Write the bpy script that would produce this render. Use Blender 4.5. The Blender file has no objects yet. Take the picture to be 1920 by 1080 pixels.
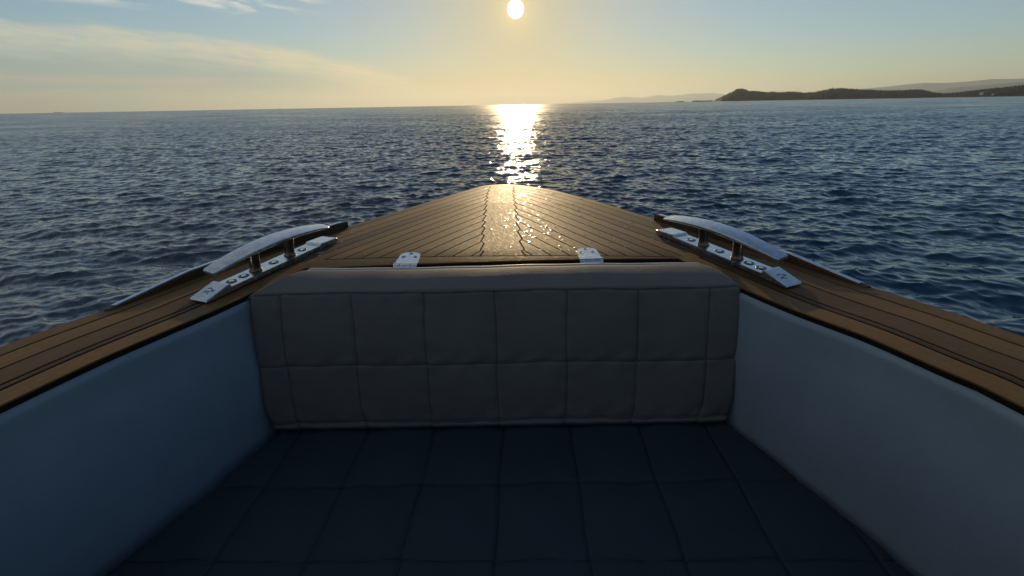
import bpy, bmesh, math, random
import numpy as np
from mathutils import Vector, Matrix

random.seed(7)
rng = np.random.default_rng(11)
scene = bpy.context.scene
col = scene.collection
rad = math.radians

# ------------------------------------------------------------------ camera
cam_d = bpy.data.cameras.new('camera')
cam_d.sensor_width = 36.0
cam_d.lens = 15.0
cam_d.clip_start = 0.02
cam_d.clip_end = 90000
cam = bpy.data.objects.new('camera', cam_d)
col.objects.link(cam)
CAM_H = 0.98
fwd = Vector((-24.21, 734.55, -315.98)).normalized()
right = Vector((0.99953, 0.0260, -0.0161))
right = (right - fwd * right.dot(fwd)).normalized()
up = right.cross(fwd)
m = Matrix((right, up, -fwd)).transposed().to_4x4()
m.translation = (0, 0, CAM_H)
cam.matrix_world = m
scene.camera = cam

# ------------------------------------------------------------------ light
SUN_AZ, SUN_EL = rad(-0.93), rad(9.9)
sun_dir = Vector((math.sin(SUN_AZ) * math.cos(SUN_EL), math.cos(SUN_AZ) * math.cos(SUN_EL), math.sin(SUN_EL)))
sl = bpy.data.lights.new('sun', 'SUN')
sl.energy = 3.3
sl.angle = rad(0.55)
sl.color = (1.0, 0.73, 0.41)
so = bpy.data.objects.new('sun', sl)
so.rotation_euler = sun_dir.to_track_quat('Z', 'Y').to_euler()
so.location = (0, 6, 8)
col.objects.link(so)

scene.view_settings.view_transform = 'Standard'
scene.view_settings.look = 'None'
scene.view_settings.exposure = 0.0
scene.view_settings.gamma = 1.0
scene.cycles.max_bounces = 6
scene.cycles.diffuse_bounces = 3
scene.cycles.glossy_bounces = 3
scene.cycles.volume_bounces = 0
scene.cycles.caustics_reflective = False
scene.cycles.caustics_refractive = False


class NT:
    """small helper for node trees"""
    def __init__(s, tree):
        s.t = tree
        tree.nodes.clear()

    def n(s, kind, **kw):
        nd = s.t.nodes.new(kind)
        for k, v in kw.items():
            setattr(nd, k, v)
        return nd

    def put(s, sock, v):
        if v is None:
            return
        if isinstance(v, bpy.types.NodeSocket):
            s.t.links.new(v, sock)
        else:
            if sock.type in ('RGBA',) and len(v) == 3:
                v = (*v, 1)
            sock.default_value = v

    def math(s, op, a, b=None, c=None, clamp=False):
        nd = s.n('ShaderNodeMath', operation=op)
        nd.use_clamp = clamp
        s.put(nd.inputs[0], a)
        s.put(nd.inputs[1], b)
        s.put(nd.inputs[2], c)
        return nd.outputs[0]

    def vmath(s, op, a, b=None, scale=None):
        nd = s.n('ShaderNodeVectorMath', operation=op)
        s.put(nd.inputs[0], a)
        s.put(nd.inputs[1], b)
        if scale is not None:
            s.put(nd.inputs['Scale'], scale)
        return nd.outputs['Value'] if op in ('DOT_PRODUCT', 'LENGTH') else nd.outputs[0]

    def smooth(s, x, a, b, lo=0.0, hi=1.0):
        nd = s.n('ShaderNodeMapRange', interpolation_type='SMOOTHSTEP')
        s.put(nd.inputs[0], x)
        for i, v in zip((1, 2, 3, 4), (a, b, lo, hi)):
            s.put(nd.inputs[i], v)
        return nd.outputs[0]

    def mix(s, f, a, b):
        nd = s.n('ShaderNodeMix', data_type='RGBA')
        s.put(nd.inputs[0], f)
        s.put(nd.inputs[6], a)
        s.put(nd.inputs[7], b)
        return nd.outputs[2]

    def noise(s, vec, scale, detail=3, rough=0.5, dist=0.0, col=False):
        nd = s.n('ShaderNodeTexNoise')
        s.put(nd.inputs['Vector'], vec)
        s.put(nd.inputs['Scale'], scale)
        s.put(nd.inputs['Detail'], detail)
        s.put(nd.inputs['Roughness'], rough)
        s.put(nd.inputs['Distortion'], dist)
        return nd.outputs['Color' if col else 'Fac']

    def xyz(s, x, y, z):
        nd = s.n('ShaderNodeCombineXYZ')
        for i, v in enumerate((x, y, z)):
            s.put(nd.inputs[i], v)
        return nd.outputs[0]

    def sep(s, v):
        nd = s.n('ShaderNodeSeparateXYZ')
        s.put(nd.inputs[0], v)
        return nd.outputs

    def ramp(s, f, stops):
        nd = s.n('ShaderNodeValToRGB')
        e = nd.color_ramp.elements
        while len(e) < len(stops):
            e.new(0.5)
        for el, (p, c) in zip(e, stops):
            el.position = p
            el.color = (*c, 1)
        s.put(nd.inputs[0], f)
        return nd.outputs[0]


# ------------------------------------------------------------------ world
world = bpy.data.worlds.new('World')
scene.world = world
world.use_nodes = True
w = NT(world.node_tree)
sky = w.n('ShaderNodeTexSky', sky_type='NISHITA')
sky.sun_disc = False
sky.sun_elevation = SUN_EL
sky.sun_rotation = SUN_AZ
sky.altitude = 0
sky.air_density = 1.0
sky.dust_density = 0.06
sky.ozone_density = 2.5
SKY_STRENGTH = 0.14
tc = w.n('ShaderNodeTexCoord')
dirv = w.vmath('NORMALIZE', tc.outputs['Generated'])
dx, dy, dz = w.sep(dirv)
az = w.math('MULTIPLY', w.math('ARCTAN2', dx, dy), 180 / math.pi)
el = w.math('MULTIPLY', w.math('ARCSINE', dz), 180 / math.pi)
# thin cirrus, laid out by compass bearing and elevation
wisp = w.xyz(w.math('MULTIPLY', az, 0.10), w.math('MULTIPLY', w.math('ADD', el, w.math('MULTIPLY', az, 0.10)), 0.75), 0.0)
n1 = w.noise(wisp, 1.0, 6, 0.58, 0.6)
n2 = w.noise(wisp, 3.2, 5, 0.6, 0.4)
curve = w.n('ShaderNodeFloatCurve')
cm = curve.mapping
for px, py in ((0.0, 0.72), (0.25, 0.72), (0.42, 0.69), (0.57, 0.60), (0.70, 0.47), (0.80, 0.33), (1.0, 0.1)):
    if px == 0.0:
        cm.curves[0].points[0].location = (px, py)
    elif px == 1.0:
        cm.curves[0].points[1].location = (px, py)
    else:
        cm.curves[0].points.new(px, py)
cm.update()
w.put(curve.inputs['Value'], w.smooth(az, -50.0, -5.0))
lin = w.n('ShaderNodeMapRange')
w.put(lin.inputs[0], az)
lin.inputs[1].default_value, lin.inputs[2].default_value = -52.0, -4.0
w.put(curve.inputs['Value'], lin.outputs[0])
top = w.math('MULTIPLY', curve.outputs[0], 10.0)
dep = w.math('SUBTRACT', w.math('ADD', top, w.math('MULTIPLY', w.math('SUBTRACT', n1, 0.5), 2.4)), el)
bank = w.math('MULTIPLY', w.smooth(dep, -0.1, 1.1), w.smooth(dep, 1.3, 3.8, 1.0, 0.1))
bank = w.math('MULTIPLY', bank, w.smooth(az, -18.0, -9.0, 1.0, 0.0))
bank = w.math('MULTIPLY', bank, w.smooth(n2, 0.32, 0.60, 0.5, 1.0))
bank = w.math('MULTIPLY', bank, w.smooth(el, 0.3, 2.0))
# high wisps
hi = w.math('MULTIPLY', w.smooth(n1, 0.47, 0.62), w.smooth(el, 8.3, 9.3))
hi = w.math('MULTIPLY', hi, w.smooth(az, -20.0, -25.0))
# low flat streaks on the horizon
lowv = w.xyz(w.math('MULTIPLY', az, 0.045), w.math('MULTIPLY', el, 1.6), 3.0)
n3 = w.noise(lowv, 1.5, 4, 0.5, 0.3)
low = w.math('MULTIPLY', w.smooth(n3, 0.5, 0.66), w.math('MULTIPLY', w.smooth(el, 0.2, 0.9), w.smooth(el, 4.5, 2.0)))
low = w.math('MULTIPLY', low, w.smooth(az, 8.0, -2.0))
# nearness to the sun, for the aureole and the clouds' warmth
cosang = w.vmath('DOT_PRODUCT', dirv, tuple(sun_dir))
ang = w.math('MULTIPLY', w.math('ARCCOSINE', w.math('MINIMUM', cosang, 0.9999999)), 180 / math.pi)
warm = w.smooth(ang, 45.0, 4.0)
skyr = w.vmath('SCALE', sky.outputs[0], scale=SKY_STRENGTH)
# the brightest part of the sky around the low sun is held back softly
lum = w.vmath('DOT_PRODUCT', skyr, (0.25, 0.65, 0.10))
skyc = w.vmath('SCALE', skyr, scale=w.math('DIVIDE', 1.0, w.math('ADD', 1.0, w.math('MULTIPLY', lum, 0.78))))
cloudc = w.mix(warm, (0.62, 0.60, 0.47), (0.92, 0.70, 0.38))
gold = w.math('MULTIPLY', w.math('EXPONENT', w.math('MULTIPLY', ang, -0.085)), 0.75)
skyc = w.mix(gold, skyc, (0.74, 0.54, 0.19))
dust = w.math('MULTIPLY', w.math('EXPONENT', w.math('MULTIPLY', w.math('MAXIMUM', el, 0.0), -0.48)), w.smooth(ang, 50.0, 6.0, 0.12, 0.97))
skyc = w.mix(dust, skyc, w.mix(warm, (0.62, 0.55, 0.32), (0.95, 0.47, 0.10)))
# shaded, greyer air under the cloud bank
under = w.math('MULTIPLY', w.math('MULTIPLY', w.smooth(dep, 1.2, 3.0), w.smooth(el, 0.6, 2.4)), w.smooth(az, -16.0, -32.0))
skyc = w.mix(w.math('MULTIPLY', under, 0.75), skyc, (0.32, 0.39, 0.36))
c1 = w.mix(w.math('MULTIPLY', bank, 0.85), skyc, cloudc)
c1 = w.mix(w.math('MULTIPLY', hi, 0.7), c1, (0.78, 0.76, 0.66))
c1 = w.mix(w.math('MULTIPLY', low, 0.35), c1, (0.72, 0.50, 0.30))
glow = w.math('ADD', w.math('MULTIPLY', w.math('EXPONENT', w.math('MULTIPLY', ang, -0.8)), 0.5),
              w.math('MULTIPLY', w.math('EXPONENT', w.math('MULTIPLY', ang, -0.14)), 0.06))
disc = w.smooth(ang, 0.96, 0.78, 0.0, 9.0)
glowc = w.vmath('SCALE', (1.0, 0.68, 0.26), scale=glow)
discc = w.vmath('SCALE', (1.0, 0.93, 0.72), scale=disc)
total = w.vmath('ADD', w.vmath('ADD', c1, glowc), discc)
bg = w.n('ShaderNodeBackground')
w.put(bg.inputs['Color'], total)
bg.inputs['Strength'].default_value = 1.0
wo = w.n('ShaderNodeOutputWorld')
w.t.links.new(bg.outputs[0], wo.inputs[0])


# ------------------------------------------------------------------ helpers
def new_mat(name):
    mt = bpy.data.materials.new(name)
    mt.use_nodes = True
    g = NT(mt.node_tree)
    out = g.n('ShaderNodeOutputMaterial')
    p = g.n('ShaderNodeBsdfPrincipled')
    g.t.links.new(p.outputs[0], out.inputs[0])
    return mt, g, p


def bump(g, p, height, dist, strength=1.0):
    b = g.n('ShaderNodeBump')
    b.inputs['Strength'].default_value = strength
    b.inputs['Distance'].default_value = dist
    g.put(b.inputs['Height'], height)
    g.put(p.inputs['Normal'], b.outputs[0])


def link_mesh(name, verts, faces, mat, parent=None, smooth=True, uvs=None, ids=None, mat_idx=None, seam=None):
    me = bpy.data.meshes.new(name)
    me.from_pydata([tuple(v) for v in verts], [], [tuple(f) for f in faces])
    mats = mat if isinstance(mat, (list, tuple)) else [mat]
    for mm in mats:
        me.materials.append(mm)
    if mat_idx is not None:
        me.polygons.foreach_set('material_index', mat_idx)
    me.polygons.foreach_set('use_smooth', [smooth] * len(me.polygons))
    if uvs is not None:
        lay = me.uv_layers.new(name='UVMap')
        vi = np.zeros(len(me.loops), dtype=np.int32)
        me.loops.foreach_get('vertex_index', vi)
        lay.data.foreach_set('uv', np.asarray(uvs, dtype=np.float32)[vi].ravel())
    if ids is not None:
        at = me.attributes.new('plank_id', 'FLOAT', 'POINT')
        at.data.foreach_set('value', np.asarray(ids, dtype=np.float32))
    if seam is not None:
        at = me.attributes.new('seam', 'FLOAT', 'POINT')
        at.data.foreach_set('value', np.asarray(seam, dtype=np.float32))
    me.update()
    o = bpy.data.objects.new(name, me)
    col.objects.link(o)
    if parent is not None:
        o.parent = parent
    return o


def bm_obj(name, bm, mat, parent=None, smooth=False):
    me = bpy.data.meshes.new(name)
    bm.normal_update()
    bm.to_mesh(me)
    bm.free()
    for mm in (mat if isinstance(mat, (list, tuple)) else [mat]):
        me.materials.append(mm)
    if smooth:
        me.polygons.foreach_set('use_smooth', [True] * len(me.polygons))
    o = bpy.data.objects.new(name, me)
    col.objects.link(o)
    if parent is not None:
        o.parent = parent
    return o


def empty(name, loc=(0, 0, 0), rz=0.0, parent=None):
    o = bpy.data.objects.new(name, None)
    o.location = loc
    o.rotation_euler = (0, 0, rz)
    o.empty_display_size = 0.1
    col.objects.link(o)
    if parent is not None:
        o.parent = parent
    return o


def tag(o, label=None, cat=None, group=None, kind=None):
    for k, v in (('label', label), ('category', cat), ('group', group), ('kind', kind)):
        if v:
            o[k] = v


def grid_faces(nr, nc, closed_c=False, off=0):
    r = np.arange(nr - 1)[:, None]
    c = np.arange(nc if closed_c else nc - 1)[None, :]
    c2 = (c + 1) % nc
    a = r * nc + c
    b = r * nc + c2
    d = (r + 1) * nc + c
    e = (r + 1) * nc + c2
    return (np.stack([a, b, e, d], axis=-1).reshape(-1, 4) + off)


def loft(name, rings, mat, parent=None, closed=True, caps=True, smooth=True):
    """rings: list of equally long point lists"""
    nc = len(rings[0])
    verts = [p for r in rings for p in r]
    faces = [list(f) for f in grid_faces(len(rings), nc, closed)]
    if caps and closed:
        faces.append(list(range(nc))[::-1])
        faces.append([(len(rings) - 1) * nc + i for i in range(nc)])
    o = link_mesh(name, verts, faces, mat, parent, smooth)
    bm = bmesh.new()
    bm.from_mesh(o.data)
    bmesh.ops.recalc_face_normals(bm, faces=bm.faces)
    bm.to_mesh(o.data)
    bm.free()
    return o


def sstep(a, b, x):
    t = np.clip((x - a) / (b - a), 0, 1)
    return t * t * (3 - 2 * t)


# ------------------------------------------------------------------ materials
def teak_material():
    mt, g, p = new_mat('weathered_teak')
    uv = g.n('ShaderNodeUVMap', uv_map='UVMap').outputs[0]
    pid = g.n('ShaderNodeAttribute', attribute_name='plank_id').outputs['Fac']
    u, v, _ = g.sep(uv)
    pv = g.xyz(g.math('MULTIPLY', u, 1.6), g.math('MULTIPLY', v, 60.0), g.math('MULTIPLY', pid, 7.31))
    grain = g.noise(pv, 2.2, 6, 0.65, 0.8)
    fine = g.noise(g.xyz(g.math('MULTIPLY', u, 6.0), g.math('MULTIPLY', v, 420.0), pid), 1.5, 4, 0.6)
    blot = g.noise(g.xyz(u, v, pid), 7.0, 4, 0.6)
    wn = g.n('ShaderNodeTexWhiteNoise', noise_dimensions='1D')
    g.put(wn.inputs['W'], pid)
    tone = g.math('ADD', g.math('MULTIPLY', grain, 0.62), g.math('MULTIPLY', wn.outputs[0], 0.46))
    c = g.ramp(tone, [(0.15, (0.042, 0.019, 0.004)), (0.5, (0.110, 0.054, 0.013)), (0.95, (0.225, 0.118, 0.030))])
    c = g.mix(g.smooth(wn.outputs[0], 0.0, 1.0, 0.45, 0.0), c, (0.030, 0.012, 0.004))
    c = g.mix(g.smooth(fine, 0.52, 0.72, 0.0, 0.55), c, (0.055, 0.028, 0.014))
    c = g.mix(g.smooth(blot, 0.45, 0.68, 0.0, 0.22), c, (0.115, 0.072, 0.030))
    g.put(p.inputs['Base Color'], c)
    wet = g.noise(g.xyz(g.math('MULTIPLY', u, 1.0), g.math('MULTIPLY', v, 2.0), 4.0), 45.0, 6, 0.7, 0.9)
    g.put(p.inputs['Roughness'], g.math('ADD', g.smooth(wet, 0.48, 0.70, 0.56, 0.40), g.math('MULTIPLY', fine, 0.12)))
    p.inputs['Specular IOR Level'].default_value = 0.2
    h = g.math('ADD', g.math('MULTIPLY', g.math('ADD', fine, grain), 0.22), g.math('MULTIPLY', wet, 1.0))
    bump(g, p, h, 0.0010, 0.9)
    return mt


def plain(name, colr, rough=0.5, metal=0.0, var=0.15, scale=9.0, spec=0.5, bscale=0.0, bdist=0.0):
    mt, g, p = new_mat(name)
    pos = g.n('ShaderNodeTexCoord').outputs['Object']
    nz = g.noise(pos, scale, 4, 0.6)
    lo = tuple(x * (1 - var) for x in colr)
    hi_ = tuple(min(1, x * (1 + var)) for x in colr)
    g.put(p.inputs['Base Color'], g.ramp(nz, [(0.3, lo), (0.7, hi_)]))
    g.put(p.inputs['Roughness'], g.smooth(nz, 0.3, 0.7, max(0.02, rough - 0.06), min(1, rough + 0.06)))
    p.inputs['Metallic'].default_value = metal
    p.inputs['Specular IOR Level'].default_value = spec
    if bscale:
        bump(g, p, g.noise(pos, bscale, 3, 0.6), bdist)
    return mt


def leatherette(name, colr, rough):
    mt, g, p = new_mat(name)
    pos = g.n('ShaderNodeTexCoord').outputs['Object']
    big = g.noise(pos, 3.0, 4, 0.6)
    lo = tuple(x * 0.86 for x in colr)
    hi_ = tuple(x * 1.12 for x in colr)
    seam = g.n('ShaderNodeAttribute', attribute_name='seam').outputs['Fac']
    line = g.smooth(seam, 0.0016, 0.0036, 1.0, 0.0)
    base = g.ramp(big, [(0.3, lo), (0.7, hi_)])
    g.put(p.inputs['Base Color'], g.mix(g.math('MULTIPLY', line, 0.45), base, tuple(x * 0.18 for x in colr)))
    vor = g.n('ShaderNodeTexVoronoi')
    g.put(vor.inputs['Vector'], pos)
    vor.inputs['Scale'].default_value = 420.0
    wr = g.noise(pos, 26.0, 4, 0.6, 0.4)
    h = g.math('ADD', g.math('MULTIPLY', vor.outputs['Distance'], 0.25), g.math('MULTIPLY', wr, 0.8))
    h = g.math('SUBTRACT', h, g.math('MULTIPLY', line, 0.9))
    bump(g, p, h, 0.0022, 0.6)
    g.put(p.inputs['Roughness'], g.smooth(big, 0.3, 0.7, rough - 0.05, rough + 0.06))
    p.inputs['Specular IOR Level'].default_value = 0.2
    return mt


M_TEAK = teak_material()
M_CAULK = plain('black_caulk', (0.012, 0.010, 0.009), 0.7, spec=0.2)
M_LIP = plain('dark_teak_edge', (0.075, 0.038, 0.018), 0.55, var=0.3, scale=30, spec=0.3)
M_BED_SHADE = plain('bedding_and_edge_shade', (0.016, 0.010, 0.007), 0.6, var=0.3, scale=30, spec=0.2)
M_STEEL = plain('polished_steel', (0.62, 0.63, 0.64), 0.16, 1.0, 0.06, 40, bscale=90, bdist=0.0006)
M_STEEL_DULL = plain('brushed_steel', (0.56, 0.57, 0.58), 0.24, 1.0, 0.16, 45, bscale=120, bdist=0.00016)
M_BRONZE = plain('tarnished_post_metal', (0.15, 0.13, 0.115), 0.38, 1.0, 0.25, 60)
M_DARKHOLE = plain('dark_screw_recess', (0.02, 0.02, 0.022), 0.4, 0.6)
M_MARK = plain('etched_blue_mark', (0.02, 0.06, 0.16), 0.5, spec=0.2)
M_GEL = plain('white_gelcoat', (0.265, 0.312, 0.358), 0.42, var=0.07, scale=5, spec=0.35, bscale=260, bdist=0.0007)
M_HULL = plain('hull_paint', (0.70, 0.70, 0.68), 0.25, var=0.05)
M_SEAT = leatherette('greige_leatherette', (0.155, 0.138, 0.122), 0.72)
M_PAD = leatherette('navy_grey_leatherette', (0.026, 0.042, 0.052), 0.62)
M_PIPING = plain('pale_piping', (0.62, 0.56, 0.48), 0.5)
M_STITCH = plain('seam_thread', (0.10, 0.10, 0.11), 0.8, spec=0.1)

# ------------------------------------------------------------------ boat curves (metres; boat heads towards +Y)
OUT_L = np.array([(-2.4, -1.36), (-1.4, -1.47), (-0.4, -1.49), (0.4, -1.425), (0.85, -1.335), (1.14, -1.233), (1.487, -1.085),
                  (1.911, -0.839), (2.293, -0.597), (2.565, -0.425), (2.70, -0.335), (2.77, -0.285), (2.803, -0.248), (2.823, -0.200), (2.83, -0.134)])
OUT_R = np.array([(-2.4, 1.22), (-1.4, 1.33), (-0.4, 1.345), (0.4, 1.33), (0.80, 1.268), (0.941, 1.216), (1.101, 1.150), (1.266, 1.052),
                  (1.567, 0.882), (1.981, 0.628), (2.324, 0.414), (2.60, 0.215), (2.70, 0.115), (2.755, 0.045), (2.79, -0.008), (2.818, -0.064), (2.83, -0.134)])


def spline(ctrl, n=600):
    """Catmull-Rom through the control points, returned dense"""
    p = np.asarray(ctrl, float)
    q = np.vstack([2 * p[0] - p[1], p, 2 * p[-1] - p[-2]])
    out = []
    for i in range(1, len(q) - 2):
        t = np.linspace(0, 1, 24, endpoint=False)[:, None]
        a, b, c, d = q[i - 1], q[i], q[i + 1], q[i + 2]
        out.append(0.5 * (2 * b + (c - a) * t + (2 * a - 5 * b + 4 * c - d) * t ** 2 + (3 * b - a - 3 * c + d) * t ** 3))
    out.append(p[-1:])
    pts = np.vstack(out)
    s = np.r_[0, np.cumsum(np.hypot(*np.diff(pts, axis=0).T))]
    u = np.linspace(0, s[-1], n)
    return np.column_stack([np.interp(u, s, pts[:, 0]), np.interp(u, s, pts[:, 1])])


CL = spline(OUT_L)
CR = spline(OUT_R)


def offset(curve, d, side):
    """curve rows are (Y, X); side = +1 moves towards +X"""
    t = np.gradient(curve, axis=0)
    t /= np.linalg.norm(t, axis=1)[:, None]
    n = np.column_stack([-t[:, 1], t[:, 0]]) * side
    return curve + n * d


def sheer(Y):
    return 0.44 + 0.035 * np.maximum(0, np.asarray(Y) - 1.1)


def deck_z(X, Y):
    Y = np.asarray(Y, float)
    xl = np.interp(Y, CL[:, 0], CL[:, 1])
    xr = np.interp(Y, CR[:, 0], CR[:, 1])
    t = np.clip((np.asarray(X) - (xl + xr) / 2) / np.maximum(0.02, (xr - xl) / 2), -1, 1)
    hw_ = np.clip((xr - xl) / 2 / 0.55, 0.0, 1.0)
    return sheer(Y) + 0.026 * hw_ * (1 - t * t) * sstep(1.15, 1.55, Y)


def aft_edge(X):
    """aft edge of the foredeck (slightly out of square, as in the photo)"""
    return 1.428 + 0.045 * np.asarray(X)


GAP = 0.0034
SIDE_D = [0.0, 0.060, 0.140, 0.226, 0.252, 0.322]
INNER = {1: SIDE_D[-1] * 0.975, -1: SIDE_D[-1] * 1.075}
WIDE = {1: 0.975, -1: 1.075}

boat = empty('motorboat', (0, 0, -0.85))
tag(boat, 'teak decked boat bow pointing out to sea with white inner sides', 'boat')
BO = Vector((0, 0, 0.85))          # children are written in world coordinates, the boat's base is at the waterline


def adopt(o):
    o.parent = boat
    o.location = BO
    return o


class Strips:
    """collects deck planks as thin strips with sunk edges"""
    def __init__(s):
        s.v, s.f, s.uv, s.id, s.mi = [], [], [], [], []
        s.k = 0

    def strip(s, A, B, uvA=None, uvB=None, lift=0.0):
        """A, B: equally long (Y,X) edges of a plank"""
        A = np.asarray(A)
        B = np.asarray(B)
        n = len(A)
        if n < 2:
            return
        s.k += 1
        base = len(s.v)
        along = np.r_[0, np.cumsum(np.hypot(*np.diff((A + B) / 2, axis=0).T))]
        wid = np.hypot(*(B - A).T)
        ch = np.minimum(0.0016, wid * 0.3)
        d = (B - A) / np.maximum(wid, 1e-6)[:, None]
        lanes = [(A, -0.004, 0), (A, -0.0011, 0), (A + d * ch[:, None], 0, 0), (A + (B - A) * 0.5, 0.0002, 0.5),
                 (B - d * ch[:, None], 0, 1), (B, -0.0011, 1), (B, -0.004, 1)]
        for (P, dzv, q) in lanes:
            z = deck_z(P[:, 1], P[:, 0]) + dzv + lift
            off = np.hypot(*(P - A).T)
            for i in range(n):
                s.v.append((P[i, 1], P[i, 0], z[i]))
                s.uv.append((along[i] + s.k * 3.17, off[i] + s.k * 0.613))
                s.id.append(s.k)
        nl = len(lanes)
        for r in range(nl - 1):
            for i in range(n - 1):
                a = base + r * n + i
                s.f.append((a, a + 1, a + n + 1, a + n))
        # end caps
        s.f.append([base + r * n for r in range(nl)])
        s.f.append([base + r * n + n - 1 for r in range(nl)][::-1])

    def build(s, name):
        o = link_mesh(name, s.v, s.f, M_TEAK, None, False, s.uv, s.id)
        bm = bmesh.new()
        bm.from_mesh(o.data)
        for f in bm.faces:
            f.normal_update()
            if f.normal.z < -0.2:
                f.normal_flip()
        bm.to_mesh(o.data)
        bm.free()
        return adopt(o)


def cut(curve, y0, y1):
    """piece of a (Y,X) curve between two Y values with interpolated ends"""
    Y = curve[:, 0]
    ok = np.r_[True, np.diff(np.maximum.accumulate(Y)) > 1e-9]
    c = curve[ok]
    ys = c[:, 0]
    inner = c[(ys > y0) & (ys < y1)]
    a = [y0, np.interp(y0, ys, c[:, 1])]
    b = [y1, np.interp(y1, ys, c[:, 1])]
    return np.vstack([a, inner, b])


JOINT = 1.47
SIDE_END = -2.2
# side decks: five planks each, running aft from the foredeck
for curve, side, lab in ((CL, 1, 'left'), (CR, -1, 'right')):
    S = Strips()
    for k in range(5):
        a = offset(curve, SIDE_D[k] * WIDE[side] + (0.0033 if k else 0), side)
        b = offset(curve, SIDE_D[k + 1] * WIDE[side] - (0.0033 if k < 4 else 0), side)
        yend = JOINT if k >= 2 else JOINT
        ys = np.linspace(SIDE_END, yend, 150)
        A = np.column_stack([ys, np.interp(ys, a[:, 0], a[:, 1])])
        B = np.column_stack([ys, np.interp(ys, b[:, 0], b[:, 1])])
        # planks run in lengths: butt joints
        cuts = sorted({0, 149, random.randint(40, 70), random.randint(85, 112)})
        for i0, i1 in zip(cuts[:-1], cuts[1:]):
            S.strip(A[i0:i1 + 1] + (np.array([0.0012, 0]) if i0 else 0), B[i0:i1 + 1] + (np.array([0.0012, 0]) if i0 else 0))
    S.build('side_deck')
    # bedding under the planks and rail edges, their shade put into the near-black colour
    ys = np.linspace(SIDE_END, JOINT + 0.02, 120)
    o_ = offset(curve, 0.001, side)
    i_ = offset(curve, INNER[side] - 0.001, side)
    xo = np.interp(ys, o_[:, 0], o_[:, 1])
    xi = np.interp(ys, i_[:, 0], i_[:, 1])
    rings = []
    for y, a, b in zip(ys, xo, xi):
        za, zb = float(deck_z(a, y)), float(deck_z(b, y))
        rings.append([(a, y, za - 0.0035), (b, y, zb - 0.0035), (b - side * 0.001, y, zb - 0.008), (b - side * 0.003, y, zb - 0.022), (a, y, za - 0.036)])
    bed = loft('deck_edge', rings, M_BED_SHADE, None, smooth=False)
    adopt(bed)

# foredeck
FD = [0.0, 0.060, 0.140, 0.200, 0.258, 0.316, 0.374, 0.432, 0.490, 0.548, 0.606, 0.664, 0.722, 0.780, 0.838, 0.896]


def king_mid(Y):
    return np.interp(Y, [1.3, 1.75, 2.45, 2.83], [-0.068, -0.100, -0.139, -0.146])


S = Strips()
BOW_Y = 2.745
king_edges = {}
for curve, side in ((CL, 1), (CR, -1)):
    # where each seam meets the king plank: gives the teeth of the nibbed joint
    ygrid = np.linspace(JOINT, BOW_Y, 420)
    meet = []
    lines = []
    for d in FD:
        c = offset(curve, d, side)
        okm = np.r_[True, np.diff(np.maximum.accumulate(c[:, 0])) > 1e-9]
        c = c[okm]
        x = np.interp(ygrid, c[:, 0], c[:, 1], right=c[-1, 1])
        lines.append(x)
        inside = (x - king_mid(ygrid)) * side > -0.076
        meet.append(ygrid[np.argmax(inside)] if inside.any() else BOW_Y)
    meet = np.array(meet)
    ms = np.sort(meet)
    # tooth profile: half width swings between two values between neighbouring seams
    hw = np.full_like(ygrid, 0.076)
    for i in range(len(ms) - 1):
        y0, y1 = ms[i], ms[i + 1]
        if y1 - y0 < 0.012:
            continue
        sel = (ygrid >= y0) & (ygrid < y1)
        t = (ygrid[sel] - y0) / (y1 - y0)
        hw[sel] = 0.076 + 0.013 * np.where(t < 0.72, 0.5 - t / 0.72, -0.5 + (t - 0.72) / 0.28)
    kx = king_mid(ygrid) - side * hw
    king_edges[side] = kx
    for k in range(len(FD) - 1):
        xa = lines[k] + side * (GAP / 2 if k else 0)
        xb = lines[k + 1] - side * GAP / 2
        lim = kx - side * GAP / 2
        if side > 0:
            xb2 = np.minimum(xb, lim)
            ok = xb2 - xa > 0.002
        else:
            xb2 = np.maximum(xb, lim)
            ok = xa - xb2 > 0.002
        # first continuous run only
        idx = np.where(ok)[0]
        if not len(idx):
            continue
        i0, i1 = idx[0], idx[-1]
        S.strip(np.column_stack([ygrid[i0:i1 + 1], xa[i0:i1 + 1]]), np.column_stack([ygrid[i0:i1 + 1], xb2[i0:i1 + 1]]))
# king plank
ygrid = np.linspace(JOINT, BOW_Y, 420)
S.strip(np.column_stack([ygrid, king_edges[1] + GAP / 2]), np.column_stack([ygrid, king_edges[-1] - GAP / 2]))
# bow cap (breasthook) across the stem
yb = np.linspace(BOW_Y + GAP, 2.824, 24)
S.strip(np.column_stack([yb, np.interp(yb, CL[:, 0], CL[:, 1])]), np.column_stack([yb, np.interp(yb, CR[:, 0], CR[:, 1])]))
# margin plank along the aft edge
xs_l, xs_r = -0.80, 0.612
xg = np.linspace(xs_l, xs_r, 40)
for a, b in ((0, 9), (9, 24), (24, 39)):
    xx = xg[a:b + 1] + (0.001 if a else 0)
    S.strip(np.column_stack([aft_edge(xx), xx]), np.column_stack([np.full_like(xx, JOINT) - GAP, xx]))
S.build('foredeck')
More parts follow.
